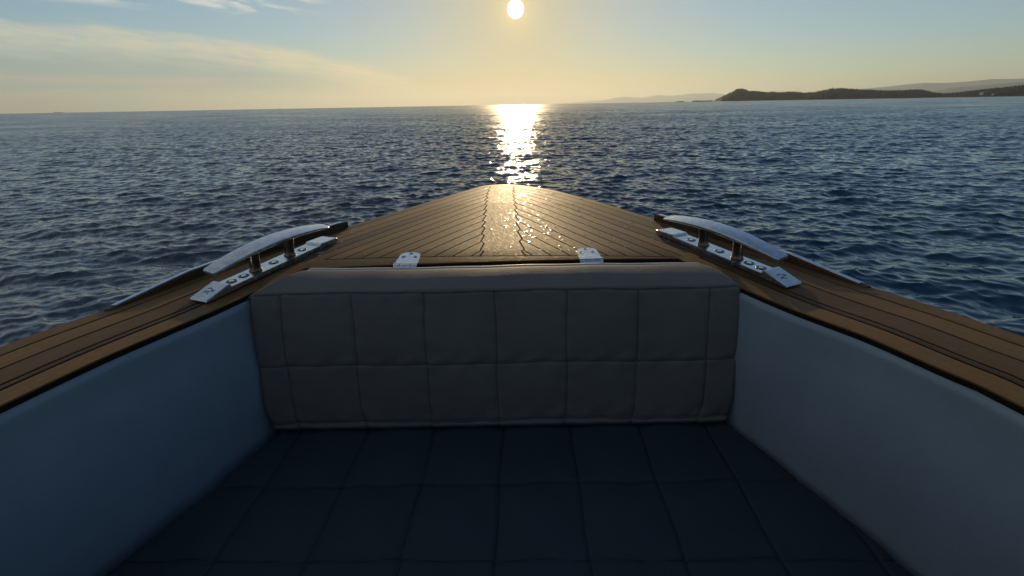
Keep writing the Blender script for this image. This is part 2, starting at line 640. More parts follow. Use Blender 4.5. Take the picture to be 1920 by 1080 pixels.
# dark bedding below the foredeck planks; the aft face behind the backrest has shade in its colour
ys = np.linspace(0, 1, 90)
rings = []
for t in ys:
    y = 1.5 + t * (2.823 - 1.5)
    xl = np.interp(y, CL[:, 0], CL[:, 1]) + 0.001
    xr = np.interp(y, CR[:, 0], CR[:, 1]) - 0.001
    xx = np.linspace(xl, xr, 25)
    tp = [(x, y, float(deck_z(x, y)) - 0.0035) for x in xx]
    bt = [(x, y, float(deck_z(x, y)) - 0.036) for x in xx[::-1]]
    rings.append(tp + bt)
xx = np.linspace(xs_l, xs_r, 25)
first = [(x, float(aft_edge(x)) + 0.001, float(deck_z(x, aft_edge(x))) - 0.0035) for x in xx] + \
        [(x, float(aft_edge(x)) + 0.001, float(deck_z(x, aft_edge(x))) - 0.036) for x in xx[::-1]]
adopt(loft('deck_bedding', [first] + rings, M_BED_SHADE, None, smooth=False))

# hull shell below the deck edge
rings = []
for y in np.r_[np.linspace(-2.4, 2.4, 40), np.linspace(2.45, 2.822, 22)]:
    xl = float(np.interp(y, CL[:, 0], CL[:, 1]))
    xr = float(np.interp(y, CR[:, 0], CR[:, 1]))
    mid = (xl + xr) / 2
    z0 = float(sheer(y)) - 0.034
    f = float(np.clip((2.9 - y) / 2.2, 0.0, 1))
    pts = []
    keel = -1.35 + 0.9 * (1 - f) ** 3
    for q in np.linspace(0, 1, 12):
        hwid = (1 - 0.16 * q - 0.80 * max(0, q - 0.62) ** 1.3 / 0.38 ** 1.3 * 1.0) * (1 - 0.55 * (1 - f) * q)
        pts.append((mid + (xr - mid) * max(0.02, hwid), y, z0 + (keel - z0) * q))
    lp = [(mid + (xl - mid) * (p[0] - mid) / (xr - mid), y, p[2]) for p in pts][::-1]
    rings.append(pts + lp)
hull = link_mesh('hull', [p for r in rings for p in r], list(grid_faces(len(rings), 24)) + [list(range(24))], M_HULL, None, True)
adopt(hull)

# cockpit sides: white inner walls with a rolled top under the rail
WALL_L_BOT = np.array([(-2.2, -0.99), (-1.2, -1.075), (-0.3, -1.085), (0.3, -1.075), (0.612, -1.024), (0.806, -0.950), (1.096, -0.851), (1.44, -0.72)])
WALL_R_BOT = np.array([(-2.2, 0.91), (-1.2, 0.99), (-0.3, 1.0), (0.3, 0.99), (0.645, 0.906), (0.855, 0.823), (1.148, 0.683), (1.44, 0.53)])
for curve, wb, side in ((CL, spline(WALL_L_BOT, 200), 1), (CR, spline(WALL_R_BOT, 200), -1)):
    ys = np.linspace(-2.2, 1.425, 170)
    i_ = offset(curve, INNER[side], side)
    xi = np.interp(ys, i_[:, 0], i_[:, 1])
    xb = np.interp(ys, wb[:, 0], wb[:, 1])
    rings = []
    for y, a, b in zip(ys, xi, xb):
        zt = float(deck_z(a, y)) - 0.017
        pr = [(a - side * 0.06, zt), (a - side * 0.006, zt), (a + side * 0.002, zt - 0.003), (a + side * 0.007, zt - 0.010),
              (a + side * 0.009, zt - 0.020), (a + side * 0.008, zt - 0.034)]
        for q in np.linspace(0.12, 1, 14):
            xq = a + side * 0.007 + (b - a - side * 0.007) * q + side * 0.012 * math.sin(q * math.pi)
            pr.append((xq, (zt - 0.034) * (1 - q) + q * -0.10))
        rings.append([(x, y, z) for x, z in pr])
    nc = len(rings[0])
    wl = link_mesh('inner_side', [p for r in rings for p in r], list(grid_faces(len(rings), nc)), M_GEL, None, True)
    adopt(wl)

# cockpit sole under the pads and bulkhead behind the backrest
bm = bmesh.new()
vs = [bm.verts.new((x, y, -0.10)) for x, y in ((-1.12, -2.2), (1.05, -2.2), (1.05, 0.3), (0.56, 1.44), (-0.75, 1.44), (-1.12, 0.3))]
bm.faces.new(vs)
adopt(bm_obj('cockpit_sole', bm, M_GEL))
bm = bmesh.new()
vs = [bm.verts.new(p) for p in ((-0.81, float(aft_edge(-0.81)) + 0.012, -0.1), (0.62, float(aft_edge(0.62)) + 0.012, -0.1),
                               (0.62, float(aft_edge(0.62)) + 0.012, 0.43), (-0.81, float(aft_edge(-0.81)) + 0.012, 0.43))]
bm.faces.new(vs)
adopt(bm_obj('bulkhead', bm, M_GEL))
bm = bmesh.new()
bmesh.ops.create_cube(bm, size=1.0, matrix=Matrix.Translation((-0.04, -2.32, -0.03)) @ Matrix.Diagonal((2.56, 0.14, 0.93, 1)))
bmesh.ops.bevel(bm, geom=bm.edges[:], offset=0.03, segments=3, affect='EDGES')
adopt(bm_obj('transom', bm, M_HULL))

# unseen cabin block added aft of the cockpit to shade the seats
M_SHADE_HOUSE = plain('shade_house_navy', (0.020, 0.030, 0.045), 0.4, var=0.3, scale=14)
M_TINT = plain('shade_house_tint', (0.010, 0.012, 0.014), 0.12)
bm = bmesh.new()
for cx, cy, cz, sx, sy, sz in ((-0.045, -1.15, 0.36, 2.10, 0.06, 0.92), (-0.965, -1.15, 1.30, 0.10, 0.06, 0.96), (0.875, -1.15, 1.30, 0.10, 0.06, 0.96), (-0.045, -1.15, 1.30, 0.06, 0.06, 0.96),
                               (-0.985, -1.66, 0.86, 0.05, 0.96, 1.86), (0.895, -1.66, 0.86, 0.05, 0.96, 1.86)):
    bmesh.ops.create_cube(bm, size=1.0, matrix=Matrix.Translation((cx, cy, cz)) @ Matrix.Diagonal((sx, sy, sz, 1)))
shade_house = adopt(bm_obj('added_shade_house', bm, M_SHADE_HOUSE))
for x0, x1 in ((-0.914, -0.076), (-0.014, 0.824)):
    bm = bmesh.new()
    bmesh.ops.create_cube(bm, size=1.0, matrix=Matrix.Translation(((x0 + x1) / 2, -1.15, 1.30)) @ Matrix.Diagonal((x1 - x0, 0.012, 0.955, 1)))
    bm_obj('shade_house_pane', bm, M_TINT, shade_house)  # dark pane of the added cabin block
bm = bmesh.new()
bmesh.ops.create_cube(bm, size=1.0, matrix=Matrix.Translation((-0.045, -1.40, 1.82)) @ Matrix.Diagonal((2.20, 1.64, 0.06, 1)))
bmesh.ops.bevel(bm, geom=bm.edges[:], offset=0.025, segments=3, affect='EDGES')
bm_obj('roof', bm, M_SHADE_HOUSE, shade_house)  # roof slab of the added block, unseen, shades the seats from above

# raised chafe rails on the outer plank beside the cleats
for curve, side, y0, y1 in ((CL, 1, 1.10, 1.905), (CR, -1, 1.235, 1.975)):
    ys = np.linspace(y0, y1, 50)
    rings, caps_ = [], []
    a_ = offset(curve, 0.004, side)
    b_ = offset(curve, 0.024, side)
    for i, y in enumerate(ys):
        xa = float(np.interp(y, a_[:, 0], a_[:, 1]))
        xb = float(np.interp(y, b_[:, 0], b_[:, 1]))
        za = float(deck_z(xb, y))
        e = min(1.0, i / 14.0)
        hgt = 0.004 + 0.024 * e
        c = 0.004 * side
        rings.append([(xa, y, za - 0.002), (xa, y, za + hgt - 0.003), (xa + c, y, za + hgt), (xb - c, y, za + hgt), (xb, y, za + hgt - 0.003), (xb, y, za - 0.002)])
        caps_.append([(xa + c * 0.2, y, za + hgt + 0.0015), (xa + c, y, za + hgt + 0.004), (xb - c * 1.5, y, za + hgt + 0.004), (xb - c * 0.8, y, za + hgt + 0.0015)])
    rail = loft('chafe_rail', rings, M_LIP, None, smooth=False)
    adopt(rail)
    cap = loft('steel_strip', caps_[1:-1], M_STEEL_DULL, rail, smooth=False)


# ------------------------------------------------------------------ cleats
def rounded_plate(pts_top, thick):
    pass


def make_cleat(name, lean):
    """lies along local +Y (forward), plate underside at z=0"""
    root = empty(name)
    L, Wd, T = 0.60, 0.078, 0.014
    # base plate with ramped ends
    sec = []
    for y, z, wf in ((-0.300, 0.003, 0.92), (-0.296, 0.006, 0.97), (-0.215, 0.0245, 1.0), (-0.209, 0.0250, 1.0), (-0.206, 0.0145, 1.0), (-0.20, T, 1.0),
                     (0.195, T, 1.0), (0.201, 0.0150, 1.0), (0.204, 0.0205, 1.0), (0.210, 0.0210, 1.0), (0.292, 0.0165, 1.0), (0.300, 0.014, 0.97)):
        h = Wd / 2 * wf
        sec.append([(-h, y, 0), (-h, y, z - 0.002), (-h + 0.003, y, z), (h - 0.003, y, z), (h, y, z - 0.002), (h, y, 0)])
    loft('base_plate', sec, M_STEEL_DULL, root, smooth=False)
    for y in (-0.078, 0.078):
        prof = [(0.0215, T - 0.001), (0.0215, T + 0.004), (0.0180, T + 0.008), (0.0172, T + 0.02), (0.0168, 0.060), (0.0178, 0.076), (0.0205, 0.086)]
        rings = [[(r * math.cos(a) + lean * (z - T), y + r * math.sin(a), z) for a in np.linspace(0, 2 * math.pi, 24, endpoint=False)] for r, z in prof]
        loft('post', rings, M_BRONZE, root)
    # arched, blade-like horn
    sec = []
    for t in np.linspace(-1, 1, 45):
        y = 0.275 * t if t > 0 else 0.248 * t
        z = 0.0985 - (0.029 if t > 0 else 0.023) * abs(t) ** 1.9
        wd = 0.034 - 0.008 * abs(t) ** 2.0
        if abs(t) > 0.95:
            wd *= 1 - (abs(t) - 0.95) / 0.05 * 0.22
        th = 0.0082 - 0.0040 * abs(t) ** 1.8
        cx = lean * (z - T)
        ca, sa = math.cos(-lean * 0.8), math.sin(-lean * 0.8)
        ring = []
        for px_, pz_ in ((-1, -0.2), (-0.97, 0.55), (-0.90, 0.85), (-0.5, 1.0), (0, 1.08), (0.5, 1.0), (0.90, 0.85), (0.97, 0.55), (1, -0.2), (0.85, -0.8), (0.4, -1), (-0.4, -1), (-0.85, -0.8)):
            ux, uz = px_ * wd, pz_ * th
            ring.append((cx + ux * ca - uz * sa, y, z + ux * sa + uz * ca))
        sec.append(ring)
    loft('horn', sec, M_STEEL_DULL, root, smooth=False)
    for y in (-0.175, -0.128, 0.0, 0.140):
        rings = []
        for r, z in ((0.0175, T + 0.0006), (0.0165, T + 0.0016), (0.0120, T + 0.0010)):
            rings.append([(r * math.cos(a), y + r * math.sin(a), z) for a in np.linspace(0, 2 * math.pi, 20, endpoint=False)])
        s = loft('screw', rings, M_DARKHOLE, root, smooth=False)
        # head with a cross slot, in the same mesh's ring centre
        bm = bmesh.new()
        bm.from_mesh(s.data)
        r = bmesh.ops.create_cone(bm, cap_ends=True, segments=16, radius1=0.0085, radius2=0.0075, depth=0.003,
                                  matrix=Matrix.Translation((0, y, T + 0.0018)))
        for f in {f for v in r['verts'] for f in v.link_faces}:
            f.material_index = 1
        bm.to_mesh(s.data)
        bm.free()
        s.data.materials.append(M_STEEL_DULL)
    # small worn maker's mark on the aft ramp
    bm = bmesh.new()

    def zr(y):
        return 0.006 + (y + 0.296) / 0.081 * 0.0185 + 0.0006
    for (x0, x1, yc, amp) in ((-0.016, 0.016, -0.246, 0.004), (-0.012, 0.018, -0.256, -0.003), (-0.018, 0.008, -0.264, 0.003)):
        pr = None
        for t in np.linspace(0, 1, 10):
            x = x0 + (x1 - x0) * t
            yy = yc + amp * math.sin(t * 6.0)
            a = bm.verts.new((x, yy - 0.0013, zr(yy - 0.0013)))
            b = bm.verts.new((x, yy + 0.0013, zr(yy + 0.0013)))
            if pr:
                bm.faces.new((pr[0], a, b, pr[1]))
            pr = (a, b)
    bm_obj('maker_mark', bm, M_MARK, root)
    return root


for (bx, by), (fx, fy), lean in (((-0.994, 1.149), (-0.806, 1.690), 0.22), ((0.834, 1.236), (0.580, 1.756), -0.22)):
    c = make_cleat('mooring_cleat', lean)
    v = Vector((fx - bx, fy - by, 0))
    mx, my = (bx + fx) / 2, (by + fy) / 2
    zb = float(deck_z(bx, by)) + 0.001
    zf = float(deck_z(fx, fy)) + 0.001
    zm = max((zb + zf) / 2, float(deck_z(mx, my)) + 0.001)
    c.parent = boat
    c.location = Vector((mx, my, zm)) + BO
    c.rotation_euler = (math.atan2(zf - zb, v.length), 0, math.atan2(-v.x, v.y))
    c.scale = (1, v.length / 0.60, 1)

# spray drops lying on the foredeck
bm = bmesh.new()
for _ in range(260):
    y = 1.5 + 1.2 * random.random() ** 1.1
    xl = float(np.interp(y, CL[:, 0], CL[:, 1])) + 0.03
    xr = float(np.interp(y, CR[:, 0], CR[:, 1])) - 0.03
    x = random.triangular(-0.20, xr, 0.08) if random.random() < 0.8 else random.uniform(xl, xr)
    if not xl < x < xr:
        continue
    r = random.choice((0.0018, 0.0026, 0.0034, 0.0048))
    ang_ = random.gauss(0.75, 0.35) if random.random() < 0.6 else random.gauss(-0.9, 0.4)
    mtx = Matrix.Translation((x, y, float(deck_z(x, y)) + 0.0003)) @ Matrix.Rotation(ang_, 4, 'Z') @ Matrix.Diagonal((r * random.uniform(0.9, 5.0), r, r * 0.15, 1))
    bmesh.ops.create_icosphere(bm, subdivisions=2, radius=1.0, matrix=mtx)
M_DROP, gd, pd = new_mat('spray_water')
pd.inputs['Base Color'].default_value = (0.34, 0.27, 0.17, 1)
pd.inputs['Specular IOR Level'].default_value = 0.7
pd.inputs['IOR'].default_value = 1.333
pd.inputs['Roughness'].default_value = 0.16
drops = bm_obj('spray_drops', bm, M_DROP, None, True)
tag(drops, kind='stuff')

# ------------------------------------------------------------------ hatch hinges on the aft edge of the foredeck
for hx, tilt in ((-0.418, 0.0), (0.232, 0.0)):
    h = empty('hinge')
    ya = float(aft_edge(hx))
    h.parent = boat
    h.location = Vector((hx, ya, float(deck_z(hx, ya)) + 0.0024)) + BO
    h.rotation_euler = (0.042, -0.028 if hx > 0 else 0.028, 0.045)
    bm = bmesh.new()
    pts = [(-0.040, -0.012), (0.040, -0.012), (0.038, 0.070)]
    for a in np.linspace(0.15, math.pi - 0.15, 14):
        pts.append((0.037 * math.cos(a), 0.074 + 0.030 * math.sin(a)))
    pts.append((-0.038, 0.070))
    f = bm.faces.new([bm.verts.new((x, y, 0.0)) for x, y in pts])
    r = bmesh.ops.extrude_face_region(bm, geom=[f])
    bmesh.ops.translate(bm, vec=(0, 0, 0.004), verts=[v for v in r['geom'] if isinstance(v, bmesh.types.BMVert)])
    bmesh.ops.recalc_face_normals(bm, faces=bm.faces)
    bmesh.ops.bevel(bm, geom=[e for e in bm.edges if all(v.co.z > 0.003 for v in e.verts)], offset=0.0012, segments=2, affect='EDGES')
    bm_obj('leaf', bm, M_STEEL, h)
    for x0, x1 in ((-0.041, -0.020), (-0.018, 0.018), (0.020, 0.041)):
        rings = [[(x, -0.017 + 0.0072 * math.cos(a), 0.001 + 0.0072 * math.sin(a)) for a in np.linspace(0, 2 * math.pi, 16, endpoint=False)] for x in (x0, x1)]
        loft('knuckle', rings, M_STEEL, h, smooth=False)
    bm = bmesh.new()
    bmesh.ops.create_cube(bm, size=1.0, matrix=Matrix.Translation((0, -0.038, -0.0035)) @ Matrix.Rotation(0.22, 4, 'X') @ Matrix.Diagonal((0.080, 0.030, 0.004, 1)))
    bm_obj('leaf', bm, M_STEEL, h)
    for sx, sy in ((-0.021, 0.054), (0.021, 0.054), (0.0, 0.088)):
        rings = [[(sx + rr * math.cos(a), sy + rr * math.sin(a), z) for a in np.linspace(0, 2 * math.pi, 16, endpoint=False)]
                 for rr, z in ((0.0078, 0.0041), (0.0068, 0.0052), (0.003, 0.0047))]
        loft('screw', rings, M_DARKHOLE, h, smooth=False)

# ------------------------------------------------------------------ backrest cushion
def make_backrest():
    root = empty('backrest_cushion', (-0.09, 1.15, 0.0))
    inv = Vector((0.09, -1.15, 0.0))
    XL, XR = -0.872, 0.690
    nx = 330
    xs = np.linspace(XL, XR, nx)
    seam_x = [-0.095 + 0.2235 * k for k in range(-3, 4)]
    seam_v = [0.036, 0.223]
    # side profile (offset behind the front foot, height): front face, rolled top edge, top, back
    prof = []
    H = 0.456
    lean = 0.118
    for q in np.linspace(0, 1, 12):                      # rounded bottom front
        a = q * math.pi / 2
        prof.append((0.030 * (1 - math.sin(a)) ** 1.0, 0.028 * (1 - math.cos(a)) + 0.002, 0))
    nfront = 96
    for q in np.linspace(0, 1, nfront)[1:]:
        z = 0.030 + q * (H - 0.012 - 0.030)
        prof.append((lean * (z / H), z, 1))
    for q in np.linspace(0, 1, 8)[1:]:
        a = q * math.pi / 2
        prof.append((lean + 0.014 * (1 - math.cos(a)), H - 0.012 + 0.012 * math.sin(a), 2))
    for q in np.linspace(0, 1, 26)[1:]:                  # top, slightly crowned towards the rear
        prof.append((lean + 0.014 + q * 0.140, H + 0.0190 * math.sin(min(q / 0.84, 1.0) * math.pi / 2) - 0.007 * max(0.0, (q - 0.84) / 0.16) ** 1.2, 2))
    yb = prof[-1][0]
    zb = prof[-1][1]
    for q in np.linspace(0, 1, 8)[1:]:
        a = q * math.pi / 2
        prof.append((yb + 0.012 * math.sin(a), zb - 0.012 * (1 - math.cos(a)), 3))
    for q in np.linspace(0, 1, 14)[1:]:
        prof.append((yb + 0.012, (zb - 0.012) * (1 - q) + 0.0 * q, 3))
    prof = np.array(prof)
    npf = len(prof)
    verts = np.zeros((npf, nx, 3))
    xm = (XL + XR) / 2
    hw = (XR - XL) / 2
    for j, (py, pz, reg) in enumerate(prof):
        # plan narrows towards the rear and at the rounded lower corners
        k = max(0.0, (py - lean) / 0.16) if reg >= 2 else 0.0
        shrink_l = 0.115 * k ** 1.15
        shrink_r = 0.068 * k ** 1.15
        low = 0.030 * max(0.0, 1 - pz / 0.10) ** 2 if reg <= 1 else 0.0
        bow = 0.012 * math.sin(min(1, pz / H) * math.pi) if reg <= 1 else 0
        xl = XL + shrink_l + low + (0.018 - 0.018 * pz / H) - bow * 0.4
        xr = XR - shrink_r - low - (0.004 - 0.004 * pz / H) + bow * 0.4
        xx = xl + (xs - XL) / (XR - XL) * (xr - xl)
        y0 = 1.097 + 0.034 * (xx - xm)
        verts[j, :, 0] = xx
        verts[j, :, 1] = y0 + py
        verts[j, :, 2] = pz
    # quilting: grooves along the seams and gently filled panels between
    X = np.linspace(XL, XR, nx)[None, :]
    V = prof[:, 1][:, None]
    reg = prof[:, 2][:, None]
    wob = 0.0012 * np.sin(V * 21 + 1.3) + 0.0005 * np.sin(V * 57)
    wobx = 0.0018 * np.sin(X * 9 + 0.7) + 0.0008 * np.sin(X * 31)
    dist_x = np.min(np.stack([np.abs(X - s - wob * (1 if i % 2 else -1)) for i, s in enumerate(seam_x)]), axis=0)
    rows = seam_v + [H - 0.008]
    dist_v = np.min(np.stack([np.abs(V - s - wobx) for s in rows]), axis=0)
    front = (reg <= 1).astype(float)
    groove = -0.0040 * np.exp(-(dist_x / 0.0055) ** 2) - 0.0035 * np.exp(-(dist_v / 0.0050) ** 2)
    seam_d = np.where(front > 0, np.minimum(dist_x, dist_v), np.where(reg == 2, dist_v, 1.0)) + 0 * X
    fill = 0.0036 * (1 - np.exp(-(dist_x / 0.040) ** 2)) * (1 - np.exp(-(dist_v / 0.045) ** 2))
    pull = 0.0020 * np.sin(X * 63 + np.sin(V * 40) * 2) * np.exp(-(dist_v / 0.03) ** 2) + 0.0012 * np.sin(V * 90 + X * 21) * np.exp(-(dist_x / 0.03) ** 2)
    disp = (groove + fill + pull) * front
    endr = np.minimum(X - XL, XR - X)
    disp = disp - 0.030 * np.maximum(0, 1 - endr / 0.030) ** 2.2 * front
    verts[:, :, 1] -= disp * 0.97
    verts[:, :, 2] += disp * 0.2 * (front)
    # top: small waves along the rear edge
    tmask = (reg >= 2).astype(float)
    verts[:, :, 2] += tmask * (0.0018 * np.sin(X * 6.0 + 0.8) + 0.0008 * np.sin(X * 23 + 2)) * np.clip((prof[:, 0][:, None] - lean) / 0.15, 0, 1)
    verts[:, :, 2] -= tmask * 0.020 * np.maximum(0, 1 - endr / 0.035) ** 2
    vv = verts.reshape(-1, 3) + np.array(inv)
    faces = [list(f) for f in grid_faces(npf, nx)]
    # side caps and underside
    faces.append([j * nx for j in range(npf)])
    faces.append([j * nx + nx - 1 for j in range(npf)][::-1])
    body = link_mesh('cover', vv, faces, M_SEAT, root, True, seam=seam_d.ravel())
    bm = bmesh.new()
    bm.from_mesh(body.data)
    for f in bm.faces:
        if len(f.verts) > 4:
            f.smooth = False
    bmesh.ops.recalc_face_normals(bm, faces=bm.faces)
    bm.to_mesh(body.data)
    bm.free()
    # piping along the rear top edge
    jr = 12 + nfront - 1 + 7 + 25
    rings = []
    for i in range(3, nx - 3, 3):
        p = verts[jr, i] + np.array(inv) + np.array([0, 0.002, 0.0005])
        rings.append([(p[0], p[1] + 0.0055 * math.cos(a), p[2] + 0.0055 * math.sin(a)) for a in np.linspace(0, 2 * math.pi, 10, endpoint=False)])
    loft('piping', rings, M_PIPING, root)
    tag(root, 'quilted greige backrest cushion leaning against the bulkhead below the teak foredeck', 'cushion')
    return root


make_backrest()


# ------------------------------------------------------------------ sun pad on the cockpit floor
def make_pad():
    root = empty('sunpad_cushion', (-0.05, 0.3, -0.10))
    inv = Vector((0.05, -0.3, 0.10))
    wl = spline(WALL_L_BOT, 200)
    wr = spline(WALL_R_BOT, 200)
    y0, y1 = -0.62, 1.20
    ny, nx = 300, 330
    ys = np.linspace(y0, y1, ny)
    s = np.linspace(0, 1, nx)
    xl = np.interp(ys, wl[:, 0], wl[:, 1]) + 0.012
    xr = np.interp(ys, wr[:, 0], wr[:, 1]) - 0.012
    X = xl[:, None] + s[None, :] * (xr - xl)[:, None]
    Y = np.repeat(ys[:, None], nx, 1) + 0.034 * (X + 0.08) * sstep(0.3, 1.0, ys)[:, None]
    seam_x = np.array([-0.0735 + 0.2222 * k for k in range(-5, 6)])
    seam_y = np.array([0.886 - 0.2205 * k for k in range(0, 8)])
    dx_ = np.min(np.abs(X[..., None] - seam_x - 0.0022 * np.sin(Y * 19)[..., None] * np.where(np.arange(11) % 2, 1, -1)), axis=-1)
    Yq = ys[:, None] - 0.0025 * np.sin(X * 14) - 0.002 * np.sin(X * 37)
    dy_ = np.min(np.abs(Yq[..., None] - seam_y), axis=-1)
    edge = np.minimum(np.minimum(X - xl[:, None], xr[:, None] - X), np.minimum(ys - y0, y1 - ys)[:, None])
    Z = -0.0045 * np.exp(-(dx_ / 0.0055) ** 2) - 0.0040 * np.exp(-(dy_ / 0.0055) ** 2)
    Z += 0.0085 * (1 - np.exp(-(dx_ / 0.05) ** 2)) * (1 - np.exp(-(dy_ / 0.05) ** 2))
    Z += 0.0011 * np.sin(X * 55 + 2 * np.sin(Y * 31)) * np.exp(-(dy_ / 0.03) ** 2)
    Z -= 0.055 * np.maximum(0, 1 - edge / 0.050) ** 2.4
    V = np.stack([X, Y, Z], -1).reshape(-1, 3) + np.array(inv)
    faces = [list(f) for f in grid_faces(ny, nx)]
    # skirt down to the sole
    loop = [i for i in range(nx)] + [r * nx + nx - 1 for r in range(1, ny)] + [(ny - 1) * nx + i for i in range(nx - 2, -1, -1)] + [r * nx for r in range(ny - 2, 0, -1)]
    b0 = len(V)
    low = V[loop].copy()
    low[:, 2] = 0.001
    V = np.vstack([V, low])
    n = len(loop)
    for i in range(n):
        k = (i + 1) % n
        faces.append([loop[i], b0 + i, b0 + k, loop[k]])
    o = link_mesh('cover', V, faces, M_PAD, root, True, seam=np.r_[np.minimum(dx_, dy_).ravel(), np.ones(n)])
    tag(root, 'dark quilted sun pad covering the cockpit floor in front of the backrest', 'cushion')


make_pad()

# ------------------------------------------------------------------ sea
SEA_Z = -0.85


def make_sea():
    R = 5200.0
    dist = [0.9]
    while dist[-1] < R:
        r = dist[-1]
        px = r * r / (427 * 1.83)
        if r < 8:
            d = min(max(0.022, px * 0.5), 0.036)
        elif r < 30:
            d = 0.036 + (r - 8) / 22 * 0.034
        elif r < 90:
            d = 0.07 + (r - 30) / 60 * 0.09
        elif r < 260:
            d = 0.16 + (r - 90) / 170 * 0.8
        else:
            d = r * 0.035
        dist.append(r + d)
    dist = np.array(dist)
    fine = np.linspace(-62, 62, 1400)
    coarse = np.linspace(62, 298, 60)[1:-1]
    az_ = np.radians(np.r_[fine, coarse])
    nr, nc = len(dist), len(az_)
    D = dist[:, None]
    X0 = D * np.sin(az_)[None, :]
    Y0 = D * np.cos(az_)[None, :]
    X = X0.copy()
    Y = Y0.copy()
    Z = np.zeros_like(X)
    spacing = np.gradient(dist)[:, None] * np.ones_like(X)
    lateral = D * np.r_[np.full(len(fine), np.radians(124 / 1400)), np.full(len(coarse), np.radians(4.0))][None, :]
    res2 = np.zeros_like(X)
    lams = 0.09 * (6.0 / 0.09) ** (np.linspace(0, 1, 120))
    for lam in lams:
        lam *= rng.uniform(0.93, 1.07)
        k = 2 * math.pi / lam
        # wind waves run mostly towards the boat and a little to the right
        th = rad(-97) + rng.normal(0, rad(25) if lam > 0.6 else rad(36))
        slope = 0.0285 * (1.0 if lam < 0.42 else (0.42 / lam) ** 0.80)
        a = slope / k * math.sqrt(2) * rng.uniform(0.6, 1.4)
        kx, ky = k * math.cos(th), k * math.sin(th)
        ph = rng.uniform(0, 2 * math.pi)
        # fade out components the local grid cannot carry
        need = np.maximum(spacing * abs(math.sin(th)) + lateral * abs(math.cos(th)), 1e-6) * 1.9
        fade = np.clip((lam / need - 0.8) / 0.6, 0, 1)
        res2 += (a * k) ** 2 * 0.5 * (1 - fade ** 2)
        if fade.max() <= 0:
            continue
        rows = np.where(fade.max(axis=1) > 0)[0]
        sl = slice(rows[0], rows[-1] + 1)
        P = (kx * X0[sl] + ky * Y0[sl] + ph).astype(np.float32)
        s_, c_ = np.sin(P), np.cos(P)
        aa = a * fade[sl]
        Z[sl] += aa * c_
        X[sl] -= aa * 0.85 * kx / k * s_
        Y[sl] -= aa * 0.85 * ky / k * s_
    # gusts: patches of rougher and calmer water
    g = np.zeros_like(X)
    for lam in (9, 14, 23, 37, 60, 110, 260, 600):
        th = rng.uniform(-0.5, 0.5) + math.pi / 2
        k = 2 * math.pi / lam
        g += np.sin(k * (math.cos(th) * X0 * 0.4 + math.sin(th) * Y0) + rng.uniform(0, 6.28)) / 4
    Z *= (1 + 0.18 * np.clip(g, -1, 1)) * np.where(D > 5000, 0, 1)
    V = np.stack([X, Y, Z + SEA_Z], -1).reshape(-1, 3)
    F = grid_faces(nr, nc, True)[:, ::-1]
    me = bpy.data.meshes.new('sea')
    me.vertices.add(len(V))
    me.vertices.foreach_set('co', V.astype(np.float32).ravel())
    nf = len(F)
    me.loops.add(nf * 4)
    me.loops.foreach_set('vertex_index', F.astype(np.int32).ravel())
    me.polygons.add(nf)
    me.polygons.foreach_set('loop_start', np.arange(0, nf * 4, 4, dtype=np.int32))
    me.polygons.foreach_set('use_smooth', np.ones(nf, dtype=bool))
    at = me.attributes.new('ripple', 'FLOAT', 'POINT')
    at.data.foreach_set('value', np.sqrt(res2).astype(np.float32).ravel())
    me.update(calc_edges=True)
    me.validate()

    mt, gg, p = new_mat('sea_water')
    geo = gg.n('ShaderNodeNewGeometry')
    pos = geo.outputs['Position']
    nrm = geo.outputs['Normal']
    rip = gg.n('ShaderNodeAttribute', attribute_name='ripple').outputs['Fac']
    px, py, pz = gg.sep(pos)
    flat = gg.xyz(px, gg.math('MULTIPLY', py, 1.7), 0.0)
    na = gg.noise(flat, 2.3, 2, 0.55, 0.0, True)
    nb = gg.noise(flat, 14.0, 2, 0.55, 0.0, True)
    nf_ = gg.noise(gg.xyz(gg.math('MULTIPLY', px, 0.035), gg.math('MULTIPLY', py, 0.075), 2.0), 1.0, 4, 0.65)
    gust = gg.smooth(nf_, 0.34, 0.66, 0.5, 1.45)
    half = (0.5, 0.5, 0.5)
    sa = gg.vmath('SCALE', gg.vmath('SUBTRACT', na, half), scale=gg.math('MULTIPLY', gg.math('MULTIPLY', rip, 2.8), gust))
    sb = gg.vmath('SCALE', gg.vmath('SUBTRACT', nb, half), scale=gg.math('ADD', gg.math('MULTIPLY', rip, 1.2), 0.085))
    sl_ = gg.vmath('MULTIPLY', gg.vmath('ADD', gg.vmath('MULTIPLY', sa, (0.38, 1.0, 0.0)), sb), (1.0, 1.0, 0.0))
    nn = gg.vmath('NORMALIZE', gg.vmath('ADD', nrm, sl_))
    gg.put(p.inputs['Normal'], nn)
    gg.put(p.inputs['Base Color'], gg.mix(gg.smooth(nf_, 0.35, 0.65), (0.007, 0.030, 0.056), (0.010, 0.038, 0.068)))
    gg.put(p.inputs['Roughness'], gg.math('SQRT', gg.math('ADD', gg.math('MULTIPLY', gg.math('MAXIMUM', gg.math('SUBTRACT', rip, 0.09), 0.0), gg.math('MULTIPLY', gust, 0.45)), 0.0009)))
    p.inputs['IOR'].default_value = 1.333
    me.materials.append(mt)
    o = bpy.data.objects.new('sea', me)
    col.objects.link(o)
    tag(o, kind='structure')
    return o


make_sea()

